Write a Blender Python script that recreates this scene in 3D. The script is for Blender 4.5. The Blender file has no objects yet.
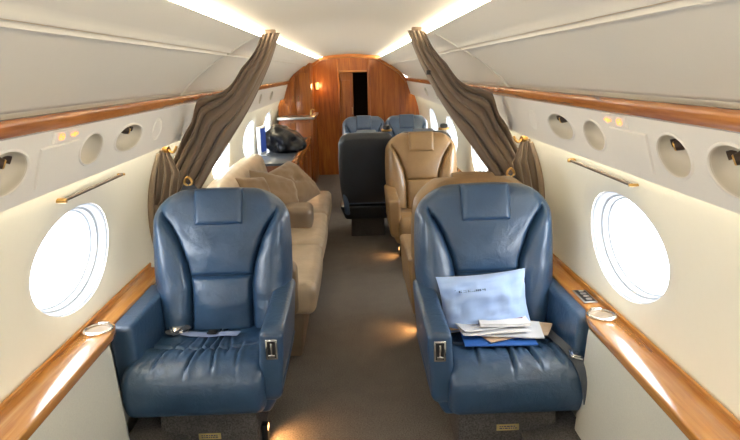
import bpy, bmesh, math, random
from mathutils import Vector, Matrix, Quaternion, noise
from mathutils.bvhtree import BVHTree
random.seed(7)
PI = math.pi
COL = bpy.context.scene.collection

# ------------------------------------------------------------------ materials
def new_mat(name):
    m = bpy.data.materials.new(name); m.use_nodes = True
    nt = m.node_tree; b = nt.nodes['Principled BSDF']
    return m, nt, b

def N(nt, kind, **kw):
    n = nt.nodes.new(kind)
    for k, v in kw.items():
        if k in n.inputs: n.inputs[k].default_value = v
        else: setattr(n, k, v)
    return n

def coords(nt, scale=(1, 1, 1)):
    tc = nt.nodes.new('ShaderNodeTexCoord'); mp = nt.nodes.new('ShaderNodeMapping')
    mp.inputs['Scale'].default_value = scale
    nt.links.new(tc.outputs['Object'], mp.inputs['Vector'])
    return mp.outputs['Vector']

def ramp(nt, fac, stops):
    r = nt.nodes.new('ShaderNodeValToRGB')
    while len(r.color_ramp.elements) < len(stops): r.color_ramp.elements.new(.5)
    for e, (p, c) in zip(r.color_ramp.elements, stops):
        e.position = p; e.color = (*c, 1)
    nt.links.new(fac, r.inputs['Fac'])
    return r.outputs['Color']

def bump(nt, b, height, strength, dist=.002):
    bp = nt.nodes.new('ShaderNodeBump'); bp.inputs['Strength'].default_value = strength
    bp.inputs['Distance'].default_value = dist
    nt.links.new(height, bp.inputs['Height']); nt.links.new(bp.outputs['Normal'], b.inputs['Normal'])

def plain(name, col, rough=.5, metal=0, noise_amt=.06, scale=40, coat=0, bmp=0.0, spec=.5):
    m, nt, b = new_mat(name)
    v = coords(nt)
    n = N(nt, 'ShaderNodeTexNoise', Scale=scale, Detail=4.0)
    nt.links.new(v, n.inputs['Vector'])
    lo = tuple(max(0, c*(1-noise_amt)) for c in col); hi = tuple(min(1, c*(1+noise_amt)) for c in col)
    nt.links.new(ramp(nt, n.outputs['Fac'], [(.3, lo), (.7, hi)]), b.inputs['Base Color'])
    b.inputs['Roughness'].default_value = rough; b.inputs['Metallic'].default_value = metal
    b.inputs['Coat Weight'].default_value = coat; b.inputs['Specular IOR Level'].default_value = spec
    if bmp: bump(nt, b, n.outputs['Fac'], bmp)
    return m

def leather(name, col, rough=.34, wr=.42):
    m, nt, b = new_mat(name)
    v = coords(nt)
    big = N(nt, 'ShaderNodeTexNoise', Scale=7.0, Detail=3.0); nt.links.new(v, big.inputs['Vector'])
    vor = N(nt, 'ShaderNodeTexVoronoi', Scale=420.0); nt.links.new(v, vor.inputs['Vector'])
    wrk = N(nt, 'ShaderNodeTexNoise', Scale=20.0, Detail=4.0, Distortion=1.6); nt.links.new(v, wrk.inputs['Vector'])
    lo = tuple(c*.86 for c in col); hi = tuple(min(1, c*1.14) for c in col)
    nt.links.new(ramp(nt, big.outputs['Fac'], [(.3, lo), (.7, hi)]), b.inputs['Base Color'])
    ma = N(nt, 'ShaderNodeMath', operation='MULTIPLY_ADD'); ma.inputs[1].default_value = .12
    nt.links.new(vor.outputs['Distance'], ma.inputs[0]); nt.links.new(wrk.outputs['Fac'], ma.inputs[2])
    bump(nt, b, ma.outputs[0], wr, .006)
    b.inputs['Roughness'].default_value = rough; b.inputs['Specular IOR Level'].default_value = .65
    b.inputs['Coat Weight'].default_value = .35; b.inputs['Coat Roughness'].default_value = .18
    return m

def wood(name, dark, mid, light, axis='y', rough=.25, coat=.45):
    m, nt, b = new_mat(name)
    s = {'y': (14, .9, 14), 'z': (14, 14, .9), 'x': (.9, 14, 14)}[axis]
    v = coords(nt, s)
    n1 = N(nt, 'ShaderNodeTexNoise', Scale=1.6, Detail=6.0, Roughness=.6, Distortion=.6); nt.links.new(v, n1.inputs['Vector'])
    n2 = N(nt, 'ShaderNodeTexNoise', Scale=9.0, Detail=4.0); nt.links.new(v, n2.inputs['Vector'])
    mx = N(nt, 'ShaderNodeMath', operation='MULTIPLY_ADD'); mx.inputs[1].default_value = .35
    nt.links.new(n2.outputs['Fac'], mx.inputs[0]); nt.links.new(n1.outputs['Fac'], mx.inputs[2])
    nt.links.new(ramp(nt, mx.outputs[0], [(.45, dark), (.65, mid), (.9, light)]), b.inputs['Base Color'])
    b.inputs['Roughness'].default_value = rough
    b.inputs['Coat Weight'].default_value = coat; b.inputs['Coat Roughness'].default_value = .12
    return m

def emit(name, col, strength):
    m, nt, b = new_mat(name)
    b.inputs['Base Color'].default_value = (*col, 1)
    b.inputs['Emission Color'].default_value = (*col, 1); b.inputs['Emission Strength'].default_value = strength
    return m

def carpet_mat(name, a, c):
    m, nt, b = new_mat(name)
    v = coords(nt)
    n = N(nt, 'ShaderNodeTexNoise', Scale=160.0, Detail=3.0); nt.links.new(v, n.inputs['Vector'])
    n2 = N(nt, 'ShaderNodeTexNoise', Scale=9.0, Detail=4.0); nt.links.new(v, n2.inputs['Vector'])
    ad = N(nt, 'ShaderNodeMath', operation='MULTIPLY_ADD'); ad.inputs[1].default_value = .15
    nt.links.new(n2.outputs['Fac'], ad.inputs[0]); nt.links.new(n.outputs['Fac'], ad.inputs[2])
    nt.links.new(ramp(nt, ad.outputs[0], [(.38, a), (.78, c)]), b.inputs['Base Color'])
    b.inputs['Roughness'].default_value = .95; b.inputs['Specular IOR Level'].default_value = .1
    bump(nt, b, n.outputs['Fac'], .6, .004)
    return m

def fabric(name, col, stripes=700):
    m, nt, b = new_mat(name)
    v = coords(nt)
    n = N(nt, 'ShaderNodeTexNoise', Scale=300.0, Detail=2.0); nt.links.new(v, n.inputs['Vector'])
    n2 = N(nt, 'ShaderNodeTexNoise', Scale=6.0); nt.links.new(v, n2.inputs['Vector'])
    ad = N(nt, 'ShaderNodeMath', operation='ADD'); nt.links.new(n.outputs['Fac'], ad.inputs[0]); nt.links.new(n2.outputs['Fac'], ad.inputs[1])
    lo = tuple(c*.85 for c in col); hi = tuple(min(1, c*1.15) for c in col)
    nt.links.new(ramp(nt, ad.outputs[0], [(.35, lo), (.65, hi)]), b.inputs['Base Color'])
    b.inputs['Roughness'].default_value = .85; b.inputs['Sheen Weight'].default_value = .25
    bump(nt, b, n.outputs['Fac'], .25)
    return m

def pane_mat():
    m = bpy.data.materials.new('window_glass'); m.use_nodes = True
    nt = m.node_tree; nt.nodes.clear()
    out = nt.nodes.new('ShaderNodeOutputMaterial'); mix = nt.nodes.new('ShaderNodeMixShader')
    tr = nt.nodes.new('ShaderNodeBsdfTransparent'); gl = nt.nodes.new('ShaderNodeBsdfGlossy')
    gl.inputs['Roughness'].default_value = .02; mix.inputs['Fac'].default_value = .07
    tr.inputs['Color'].default_value = (.96, .98, 1, 1)
    nt.links.new(tr.outputs[0], mix.inputs[1]); nt.links.new(gl.outputs[0], mix.inputs[2]); nt.links.new(mix.outputs[0], out.inputs['Surface'])
    return m

BLUE = (.027, .069, .142)
M = dict(
    blue=leather('blue_leather', BLUE),
    blue_far=leather('slate_blue_leather', (.075, .125, .21)),
    tan=leather('tan_leather', (.30, .182, .080)),
    cream=leather('cream_leather', (.45, .355, .245), .45),
    taupe=leather('taupe_leather', (.22, .155, .095), .5),
    dark=leather('charcoal_blue_leather', (.012, .020, .031), .5),
    wall=plain('cream_wall_panel', (.85, .835, .735), .5, noise_amt=.005),
    ceil=plain('ceiling_panel', (.67, .65, .59), .6, noise_amt=.005),
    dome=plain('dome_panel', (.70, .67, .60), .6, noise_amt=.005),
    psu=plain('service_panel', (.76, .74, .70), .45, noise_amt=.005),
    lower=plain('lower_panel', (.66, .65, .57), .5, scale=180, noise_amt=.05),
    white=plain('white_plastic', (.80, .81, .80), .3),
    frame=plain('window_frame_plastic', (.50, .53, .57), .35, noise_amt=.01),
    dish=plain('dish_panel', (.56, .52, .44), .5, noise_amt=.01),
    wood=wood('cherry_wood_lengthwise', (.20, .055, .010), (.40, .135, .028), (.56, .23, .06), 'y'),
    ledge=wood('ledge_wood_lengthwise', (.34, .125, .024), (.48, .205, .046), (.58, .285, .078), 'y', .2, .8),
    woodz=wood('cherry_wood_upright', (.19, .044, .005), (.35, .098, .010), (.48, .165, .022), 'z', .35, .3),
    woodx=wood('cherry_wood_crosswise', (.22, .075, .016), (.42, .16, .036), (.58, .27, .07), 'x', .3, .6),
    woodd=wood('dark_cherry_upright', (.12, .028, .005), (.23, .062, .009), (.31, .10, .018), 'z', .35, .3),
    carpet=carpet_mat('brown_grey_carpet', (.105, .094, .085), (.245, .222, .20)),
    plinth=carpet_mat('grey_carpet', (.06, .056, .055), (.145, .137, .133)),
    curtain=fabric('brown_taupe_cloth', (.160, .114, .077)),
    curtain_l=fabric('brown_grey_cloth', (.22, .165, .115)),
    pillow=fabric('pale_blue_cotton', (.36, .50, .80)),
    throw=fabric('tan_suede', (.20, .132, .073)),
    bag=plain('black_nylon', (.004, .004, .006), .3, bmp=.15, scale=14),
    chrome=plain('chrome', (.80, .79, .77), .15, 1),
    gold=plain('gold_metal', (.55, .34, .12), .3, 1),
    black=plain('black_plastic', (.012, .012, .013), .4),
    well=plain('brown_well', (.30, .22, .14), .3),
    bronze=plain('bronze_metal', (.045, .024, .014), .5, .1),
    bead=plain('gold_tan_bead', (.50, .34, .14), .4, .2),
    brass=plain('brass_plate', (.72, .58, .26), .35, .6),
    paper=plain('white_paper', (.80, .80, .82), .7, scale=15),
    paper2=plain('grey_white_paper', (.66, .68, .72), .7, scale=15),
    brown_paper=plain('brown_paper', (.50, .36, .25), .75),
    folder=plain('blue_card', (.03, .13, .48), .45),
    plum=plain('plum_print', (.20, .05, .09), .6),
    ink=plain('navy_print', (.03, .05, .16), .7),
    belt=fabric('dark_grey_webbing', (.045, .055, .075)),
    belt_l=fabric('lilac_blue_webbing', (.17, .22, .37)),
    granite=plain('grey_worktop', (.07, .085, .11), .3, scale=120, noise_amt=.3),
    edge=plain('brushed_metal_edge', (.55, .55, .55), .3, .9),
    pane=pane_mat(),
    cove=emit('cove_lamp', (1.0, .88, .68), 26.0),
    wash=emit('wash_lamp', (1.0, .89, .66), 15.0),
    amber=emit('amber_sign', (1.0, .30, .07), 1.4),
    foot=emit('floor_lamp_lens', (1.0, .50, .18), 4.0),
    screen=emit('blue_screen', (.02, .05, .22), .5),
    lampwarm=emit('warm_lamp', (1.0, .60, .20), .5),
    void=plain('unlit_corridor', (.012, .010, .009), .8),  # near-black colour stands in for the darkness of the unlit corridor
)

# ------------------------------------------------------------------ mesh helpers
class MB:
    def __init__(s): s.v = []; s.f = []; s.m = []; s.mats = []; s.cur = 0
    def mat(s, m):
        if m not in s.mats: s.mats.append(m)
        s.cur = s.mats.index(m); return s
    def add(s, vs, fs):
        o = len(s.v); s.v += [tuple(v) for v in vs]
        for f in fs: s.f.append(tuple(i+o for i in f)); s.m.append(s.cur)
        return s
    def grid(s, pts, closed_u=False, closed_v=False, flip=False):
        r = len(pts); c = len(pts[0]); vs = [p for row in pts for p in row]; fs = []
        for i in range(r if closed_v else r-1):
            for j in range(c if closed_u else c-1):
                a = i*c+j; b = i*c+(j+1) % c; d = ((i+1) % r)*c+j; e = ((i+1) % r)*c+(j+1) % c
                fs.append((a, d, e, b) if flip else (a, b, e, d))
        return s.add(vs, fs)
    def bm(s, b):
        b.verts.ensure_lookup_table(); b.verts.index_update()
        s.add([v.co[:] for v in b.verts], [[v.index for v in f.verts] for f in b.faces]); b.free(); return s
    def box(s, lo, hi, bev=.004, seg=2, shape=None):
        b = bmesh.new()
        bmesh.ops.create_cube(b, size=1)
        for v in b.verts:
            v.co = Vector([lo[i] if v.co[i] < 0 else hi[i] for i in range(3)])
            if shape: v.co = Vector(shape(v.co.copy()))
        if bev: bmesh.ops.bevel(b, geom=b.edges[:], offset=bev, segments=seg, profile=.5, affect='EDGES')
        return s.bm(b)
    def prism(s, poly, axis, lo, hi, bev=.004, seg=2):
        """poly: 2D points in the plane without axis, extruded lo..hi along axis"""
        b = bmesh.new()
        def P(p, t):
            q = list(p); q.insert('xyz'.index(axis), t); return Vector(q)
        A = [b.verts.new(P(p, lo)) for p in poly]; B = [b.verts.new(P(p, hi)) for p in poly]
        n = len(poly)
        b.faces.new(A); b.faces.new(B[::-1])
        for i in range(n): b.faces.new((A[i], B[i], B[(i+1) % n], A[(i+1) % n]))
        bmesh.ops.recalc_face_normals(b, faces=b.faces[:])
        if bev:
            es = [e for e in b.edges if len(e.link_faces) == 2 and e.calc_face_angle(0) > .5]
            bmesh.ops.bevel(b, geom=es, offset=bev, segments=seg, profile=.5, affect='EDGES')
        return s.bm(b)
    def tube(s, path, r, n=10, cap=True):
        path = [Vector(p) for p in path]; rings = []
        for i, p in enumerate(path):
            t = (path[min(i+1, len(path)-1)]-path[max(i-1, 0)]).normalized()
            a = t.orthogonal().normalized() if i == 0 else (pa - t*pa.dot(t)).normalized()
            pa = a; bb = t.cross(a); rr = r[i] if isinstance(r, (list, tuple)) else r
            rings.append([p+(a*math.cos(k*2*PI/n)+bb*math.sin(k*2*PI/n))*rr for k in range(n)])
        o = len(s.v); s.grid(rings, closed_u=True)
        if cap:
            s.f.append(tuple(range(o, o+n))[::-1]); s.m.append(s.cur)
            e = o+(len(path)-1)*n; s.f.append(tuple(range(e, e+n))); s.m.append(s.cur)
        return s
    def lathe(s, prof, c=(0, 0, 0), n=32, sx=1, sy=1):
        s.grid([[(c[0]+r*sx*math.cos(k*2*PI/n), c[1]+r*sy*math.sin(k*2*PI/n), c[2]+z) for k in range(n)] for r, z in prof], closed_u=True)
        return s
    def xf(s, mtx):
        s.v = [tuple(mtx @ Vector(v)) for v in s.v]; return s
    def build(s, name, parent=None, mat=None, smooth=True, angle=40, fix=True):
        me = bpy.data.meshes.new(name); me.from_pydata(s.v, [], s.f)
        for m in (s.mats or [mat]): me.materials.append(m)
        if s.mats: me.polygons.foreach_set('material_index', s.m)
        if fix:
            b = bmesh.new(); b.from_mesh(me); bmesh.ops.recalc_face_normals(b, faces=b.faces[:]); b.to_mesh(me); b.free()
        if smooth:
            me.polygons.foreach_set('use_smooth', [True]*len(me.polygons))
            me.set_sharp_from_angle(angle=math.radians(angle))
        me.update()
        o = bpy.data.objects.new(name, me); COL.objects.link(o)
        if parent: o.parent = parent
        return o

def thing(name, label, cat, loc=(0, 0, 0), rz=0, group=None):
    o = bpy.data.objects.new(name, None); COL.objects.link(o); o.empty_display_size = .1
    o.location = loc; o.rotation_euler = (0, 0, rz); o['label'] = label; o['category'] = cat
    if group: o['group'] = group
    return o
def tag(o, label, cat, group=None, kind=None):
    o['label'] = label; o['category'] = cat
    if group: o['group'] = group
    if kind: o['kind'] = kind
    return o
def struct(o, label, cat):
    return tag(o, label, cat, kind='structure')
def dup(root, loc, rz, label, group=None):
    r = root.copy(); COL.objects.link(r); r.location = loc; r.rotation_euler = (0, 0, rz); r['label'] = label
    if group: r['group'] = group
    for ch in list(root.children):
        c = ch.copy(); COL.objects.link(c); c.parent = r
        for g in list(ch.children):
            d = g.copy(); COL.objects.link(d); d.parent = c
    return r
def lerp(a, b, t): return a+(b-a)*t
def cl(x, a=0., b=1.): return max(a, min(b, x))
def sm(a, b, x):
    t = cl((x-a)/(b-a)); return t*t*(3-2*t)
def interp(x, pts):
    if x <= pts[0][0]: return pts[0][1]
    for (x0, y0), (x1, y1) in zip(pts, pts[1:]):
        if x <= x1:
            t = (x-x0)/(x1-x0); return lerp(y0, y1, t)
    return pts[-1][1]
def catmull(pts, n):
    P = [Vector(p) for p in pts]; P = [P[0]*2-P[1]]+P+[P[-1]*2-P[-2]]; out = []
    for i in range(1, len(P)-2):
        for k in range(n):
            t = k/n; a, b, c, d = P[i-1:i+3]
            out.append(.5*((2*b)+(c-a)*t+(2*a-5*b+4*c-d)*t*t+(3*b-a-3*c+d)*t**3))
    out.append(P[-2]); return out
def cosp(a, b, n):
    return [lerp(a, b, .5-.5*math.cos(PI*i/n)) for i in range(n+1)]

# ------------------------------------------------------------------ cabin shell
Y0, Y1 = -2.4, 9.6
RAD, ZC = 1.10, .80
def circ(z): return math.sqrt(max(.01, RAD*RAD-(z-ZC)**2))
WZ = .900
WIN = {-1: [-1.91, -.49, .93, 2.35, 3.77, 5.17, 6.60, 8.02], 1: [-1.98, -.56, .86, 2.28, 3.70, 5.10, 6.53, 7.95]}

def holed(fmap, y0, y1, t0, t1, holes, mb, m=14, n=16, rings=6):
    """surface fmap(y,t) with elliptical holes (yc, tc, a, b, half length)"""
    ts = [lerp(t0, t1, i/m) for i in range(m+1)]
    cur = y0
    def strip(a, b):
        k = max(1, int((b-a)/.25)); mb.grid([[fmap(lerp(a, b, i/k), t) for t in ts] for i in range(k+1)])
    for (yc, tc, a, b, hw) in sorted(holes):
        lo, hi = max(y0, yc-hw), min(y1, yc+hw)
        if lo > cur+1e-6: strip(cur, lo)
        bd = [(lo, t) for t in ts[:-1]]+[(lerp(lo, hi, i/n), t1) for i in range(n)]+[(hi, t) for t in ts[:0:-1]]+[(lerp(hi, lo, i/n), t0) for i in range(n)]
        rows = []
        for r in range(rings+1):
            row = []
            for (y, t) in bd:
                an = math.atan2((t-tc)/b, (y-yc)/a); ey, et = yc+a*math.cos(an), tc+b*math.sin(an)
                k = r/rings
                row.append(fmap(lerp(ey, y, k), lerp(et, t, k)))
            rows.append(row)
        mb.grid(rows, closed_u=True)
        cur = hi
    if cur < y1-1e-6: strip(cur, y1)

def sweep(mb, prof, y0, y1, side=1, closed=True, seg=1):
    rows = []
    for i in range(seg+1):
        y = lerp(y0, y1, i/seg); rows.append([(side*x, y, z) for x, z in prof])
    o = len(mb.v); mb.grid(rows, closed_u=closed)
    if closed:
        n = len(prof); mb.f.append(tuple(range(o, o+n))); mb.m.append(mb.cur)
        e = o+seg*n; mb.f.append(tuple(range(e, e+n))[::-1]); mb.m.append(mb.cur)
    return mb

SIDE = {-1: 'left', 1: 'right'}
fl = MB(); fl.box((-1.0, Y0, -.05), (1.0, Y1+1.5, 0), 0)
struct(fl.build('floor', None, M['carpet']), 'brown grey carpeted cabin floor', 'floor')

PS = [(.955, 1.250), (.892, 1.452)]                       # service panel, bottom and top
PL = math.hypot(PS[1][0]-PS[0][0], PS[1][1]-PS[0][1])
pn = Vector((-(PS[1][1]-PS[0][1]), 0, (PS[1][0]-PS[0][0])))/PL    # inward/down normal (right side)
def psu_map(side, depth=0.0):
    def f(y, t):
        k = t/PL
        x = lerp(PS[0][0], PS[1][0], k)-pn.x*depth*1; z = lerp(PS[0][1], PS[1][1], k)-pn.z*depth
        return (side*x, y, z)
    return f
# dishes along each service panel: (y, a, b, has fixture)
_far = [(4.1, .13, .055, 1), (4.6, .085, .055, 0), (5.5, .13, .055, 1), (6.4, .085, .055, 0), (7.3, .13, .055, 1)]
_fore = [(-.9, .12, .062, 1), (.2, .12, .062, 1), (.92, .12, .062, 1)]
DISH = {-1: _fore+[(1.645, .125, .064, 1), (2.215, .095, .057, 0), (2.60, .155, .056, 1)]+_far,
        1: _fore+[(1.365, .105, .066, 1), (1.64, .088, .062, 1), (2.205, .095, .057, 0), (2.575, .155, .056, 1)]+_far}
wno = 0; tno = 0
for s in (-1, 1):
    nm = SIDE[s]
    # side wall with its window openings
    mb = MB()
    holed(lambda y, z: (s*circ(z), y, z), Y0, Y1, .55, 1.30, [(yc, WZ, .41, .285, .52) for yc in WIN[s]], mb, m=18, n=20, rings=8)
    struct(mb.build('wall_'+nm, None, M['wall'], angle=60), 'cream curved side wall on the %s with oval windows' % nm, 'wall')
    # windows
    for i, yc in enumerate(WIN[s]):
        wno += 1
        place = ('%s wall window %s' % (nm, ['well behind the front seats', 'in the second forward bay', 'nearest the cabin front', 'beside the front blue seat', 'just past the curtain', 'second past the curtain', 'third past the curtain', 'last before the rear bulkhead'][i]))
        w = bpy.data.objects.new('window_%d' % wno, None); COL.objects.link(w); w.location = (s*circ(WZ), yc, WZ)
        struct(w, 'bright oval '+place, 'window')
        off = Vector(w.location)
        def ring(a, b, d, n=72):
            return [Vector((s*(circ(WZ+b*math.sin(k*2*PI/n))+d), yc+a*math.cos(k*2*PI/n), WZ+b*math.sin(k*2*PI/n)))-off for k in range(n)]
        fr = MB().mat(M['wall']); fr.grid([ring(*q) for q in [(.418, .293, -.0008), (.405, .279, .0002), (.395, .268, .001), (.38, .249, .003), (.365, .236, .006), (.350, .218, .0105), (.345, .211, .012)]], closed_u=True)
        fr.mat(M['frame']); fr.grid([ring(*q) for q in [(.345, .211, .013), (.340, .206, .016), (.336, .202, .024), (.330, .197, .05)]], closed_u=True)
        fr.build('window_surround', w, angle=50)
        rv = MB(); rv.grid([ring(*q) for q in [(.330, .197, .05), (.319, .188, .054), (.317, .186, .075), (.308, .178, .079), (.306, .176, .105)]], closed_u=True)
        rv.build('window_frame', w, M['frame'], angle=30)
        pn_ = MB(); n = 72
        pn_.add(ring(.307, .177, .10)+[Vector((s*(circ(WZ)+.10), yc, WZ))-off], [(k, (k+1) % n, n) for k in range(n)])
        pn_.build('window_pane', w, M['pane'])
        L = bpy.data.lights.new('window_daylight', 'AREA'); L.shape = 'RECTANGLE'; L.size = .62; L.size_y = .36; L.cycles.is_portal = True
        lo = bpy.data.objects.new('window_daylight', L); COL.objects.link(lo)
        lo.location = (s*(circ(WZ)+.09), yc, WZ); lo.rotation_euler = Vector((-s, 0, 0)).to_track_quat('-Z', 'Y').to_euler()
        # portal long side must run along y
        lo.rotation_euler = (Matrix(((0, 0, s), (1, 0, 0), (0, s, 0))).to_euler())
    # overhead service panel
    mb = MB()
    holed(psu_map(s), Y0, Y1, 0, PL, [(y, PL*.50, a, b, a+.03) for y, a, b, k in DISH[s]], mb, m=12, n=14, rings=4)
    sweep(mb, [(.955, 1.250), (.957, 1.244), (.961, 1.243), (.965, 1.247), (.967, 1.275)], Y0, Y1, s, closed=False)
    tno += 1
    struct(mb.build('trim_%d' % tno, None, M['psu'], angle=30), 'off-white sloping overhead service panel along the %s wall' % nm, 'panel')
    # wood strip
    mb = MB(); sweep(mb, [(.903, 1.448), (.891, 1.446), (.878, 1.453), (.868, 1.467), (.862, 1.482), (.861, 1.490), (.866, 1.497), (.885, 1.500)], Y0, Y1, s)
    tno += 1
    struct(mb.build('trim_%d' % tno, None, M['wood'], angle=50), 'glossy cherry wood strip running above the %s service panel' % nm, 'wood strip')
    # upper ceiling panel with double ridge
    mb = MB()
    up = [(.912, 1.494), (.905, 1.512), (.876, 1.520), (.872, 1.524), (.84, 1.554), (.78, 1.603), (.71, 1.655), (.645, 1.699)]
    rid = [(.634, 1.7045), (.630, 1.696), (.622, 1.698), (.619, 1.712), (.611, 1.7165), (.608, 1.710), (.599, 1.714), (.596, 1.724)]
    top = [(.57, 1.739), (.52, 1.767), (.466, 1.795), (.460, 1.799), (.462, 1.803), (.470, 1.803), (.490, 1.800), (.512, 1.800)]
    sweep(mb, up+rid+top, Y0, Y1, s, closed=False)
    struct(mb.build('ceiling_panel_'+nm, None, M['ceil'], angle=50), 'grey-white upper cabin panel curving in above the %s wood strip' % nm, 'ceiling panel')
    # gold bead on the ridge
    mb = MB(); sweep(mb, [(.6085, 1.7095), (.6100, 1.7135), (.6065, 1.7160), (.6045, 1.7120)], Y0, Y1, s); tno += 1
    struct(mb.build('trim_%d' % tno, None, M['bead']), 'thin gold bead on the ridge of the %s upper panel' % nm, 'bead')
    # cove lamp
    t = thing('ceiling_light', 'long bright cove light strip along the %s edge of the ceiling' % nm, 'ceiling light', (0, 0, 0))
    mb = MB(); sweep(mb, [(.506, 1.803), (.500, 1.806), (.496, 1.828), (.502, 1.832)], Y0, Y1, s)
    mb.build('lens', t, M['cove'])
    mb = MB(); sweep(mb, [(.506, 1.801), (.507, 1.834), (.515, 1.834), (.515, 1.801)], Y0, Y1, s); mb.build('channel', t, M['white'])
    # wash lamp behind the service panel lip
    t = thing('wash_light', 'thin warm wash light glowing under the %s service panel' % nm, 'wall light', (0, 0, 0))
    mb = MB(); sweep(mb, [(.988, 1.280), (.988, 1.284), (.970, 1.284), (.970, 1.280)], Y0, Y1, s); mb.build('lens', t, M['wash'])
    mb = MB(); sweep(mb, [(.968, 1.285), (.998, 1.285), (.996, 1.291), (.970, 1.291)], Y0, Y1, s); mb.build('channel', t, M['psu'])
    # ledge: broad table top in front, slimmer rail beside the seats
    tno += 1
    mb = MB()
    ye = 2.31 if s < 0 else 2.28
    plan = [(1.075, Y0), (1.075, ye+.0)]
    pts = [(1.078, ye+.02), (1.05, ye+.045), (1.015, ye+.05), (.99, ye+.035), (.966, ye+.008), (.953, ye-.035), (.948, ye-.09), (.935, 1.3), (.935, Y0)]
    poly = [(s*x, y) for x, y in [(1.078, Y0)]+pts]
    mb.prism(poly, 'z', .582, .619, .007, 3)
    struct(mb.build('trim_%d' % tno, None, M['ledge'], angle=50), 'broad glossy wood ledge under the %s front window ending at the cup holder' % nm, 'ledge')
    tno += 1
    mb = MB(); sweep(mb, [(1.005, .570), (.998, .577), (.998, .598), (1.004, .605), (1.076, .610), (1.080, .570)], ye-.05, Y1-1.0 if s > 0 else 3.1, s)
    sweep(mb, [(1.074, .600), (1.070, .632), (1.076, .637), (1.083, .633), (1.09, .600)], Y0, Y1-1.0 if s > 0 else 3.1, s)
    struct(mb.build('trim_%d' % tno, None, M['ledge'], angle=50), 'narrow wood rail along the %s wall beside the front seat' % nm, 'wood rail')
    # lower panel
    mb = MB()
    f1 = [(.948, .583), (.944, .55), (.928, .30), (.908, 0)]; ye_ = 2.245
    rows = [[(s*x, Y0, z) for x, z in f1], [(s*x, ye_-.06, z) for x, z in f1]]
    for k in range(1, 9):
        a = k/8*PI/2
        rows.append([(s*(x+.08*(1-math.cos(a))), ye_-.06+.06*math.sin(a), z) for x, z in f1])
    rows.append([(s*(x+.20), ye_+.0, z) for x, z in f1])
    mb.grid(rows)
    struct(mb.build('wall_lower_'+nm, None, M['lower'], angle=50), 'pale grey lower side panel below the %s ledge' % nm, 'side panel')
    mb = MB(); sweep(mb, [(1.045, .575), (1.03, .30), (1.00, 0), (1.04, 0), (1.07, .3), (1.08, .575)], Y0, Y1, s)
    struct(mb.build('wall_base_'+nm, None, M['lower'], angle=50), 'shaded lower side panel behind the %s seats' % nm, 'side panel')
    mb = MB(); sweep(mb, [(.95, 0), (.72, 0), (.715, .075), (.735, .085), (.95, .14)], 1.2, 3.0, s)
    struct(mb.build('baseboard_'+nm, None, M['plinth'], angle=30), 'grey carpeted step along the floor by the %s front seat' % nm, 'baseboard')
    # outer skin closes the shell over the shoulder of the cabin
    # reading dishes
    names = {}
    for i, (y, a, b, k) in enumerate(DISH[s]):
        fm0 = psu_map(s); base = Vector(fm0(y, PL*.50))
        order = [d for d in DISH[s] if d[0] > 1.2]
        pos = {True: 'fixture', False: 'plain'}
        if y < 1.2 or y > 3.2: where = 'number %d from the front' % (i+1)
        lab = ('oval reading lamp recess' if k else 'plain oval air vent')
        ordn = ['first', 'second', 'third', 'fourth', 'fifth', 'sixth', 'seventh', 'eighth', 'ninth', 'tenth', 'eleventh', 'twelfth']
        lab += ', %s from the front in the %s service panel' % (ordn[i], nm)
        t = thing('reading_light' if k else 'air_vent', lab, 'reading light' if k else 'air vent', base, group='oval recesses in the %s service panel' % nm)
        def er(sc, d, n=40, dy=0):
            f = psu_map(s, d)
            return [Vector(f(y+dy+a*sc*math.cos(q*2*PI/n), PL*.50+b*sc*math.sin(q*2*PI/n)))-base for q in range(n)]
        mb = MB(); mb.grid([er(1.12, -.0005), er(1.09, -.004), er(1.01, -.004), er(.97, .003)], closed_u=True)
        mb.build('rim', t, M['psu'], angle=60)
        mb = MB(); rows = [er(.98, .0), er(.94, .016), er(.82, .034), er(.60, .045), er(.3, .050)]
        mb.grid(rows, closed_u=True); o = len(mb.v)-40; mb.f.append(tuple(range(o, o+40))); mb.m.append(0)
        mb.build('dish', t, M['dish'], angle=60)
        if k:
            f = psu_map(s, .030)
            c = Vector(f(y+a*.20, PL*.60))-base; nrm = Vector((-s*.895, 0, -.445))
            mb = MB().mat(M['bronze'])
            ax = (nrm+Vector((0, .55, 0))).normalized()
            mb.tube([c-ax*.03, c-ax*.004, c+ax*.012], [.016, .018, .014], 16)
            mb.mat(M['gold']); mb.tube([c+ax*.012, c+ax*.016], [.015, .013], 16)
            mb.build('spotlight', t, angle=40)
            mb = MB(); c2 = c+Vector((0, a*.45, 0)); mb.tube([c2-ax*.02, c2+ax*.003], .012, 12)
            mb.build('swivel_knob', t, M['bronze'], angle=40)
    # ring covers and lit sign, oxygen door
    f = psu_map(s, -.002)
    sy = 1.99 if s < 0 else 1.985
    base = Vector(f(sy, PL*.86))
    t = thing('cabin_sign', 'small lit amber seat belt and no smoking sign on the %s service panel' % nm, 'sign', base)
    def pt(y, tt, d): return Vector(psu_map(s, d)(y, tt))-base
    mb = MB(); mb.grid([[pt(sy-.095, PL*.76, -.001), pt(sy+.095, PL*.76, -.001)], [pt(sy-.09, PL*.775, -.006), pt(sy+.09, PL*.775, -.006)], [pt(sy-.09, PL*.945, -.006), pt(sy+.09, PL*.945, -.006)], [pt(sy-.095, PL*.96, -.001), pt(sy+.095, PL*.96, -.001)]])
    mb.grid([[pt(sy-.09, PL*.775, -.006), pt(sy-.095, PL*.76, -.001)], [pt(sy-.09, PL*.945, -.006), pt(sy-.095, PL*.96, -.001)]])
    mb.grid([[pt(sy+.09, PL*.775, -.006), pt(sy+.095, PL*.76, -.001)], [pt(sy+.09, PL*.945, -.006), pt(sy+.095, PL*.96, -.001)]])
    mb.build('sign_panel', t, M['psu'], smooth=False)
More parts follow.
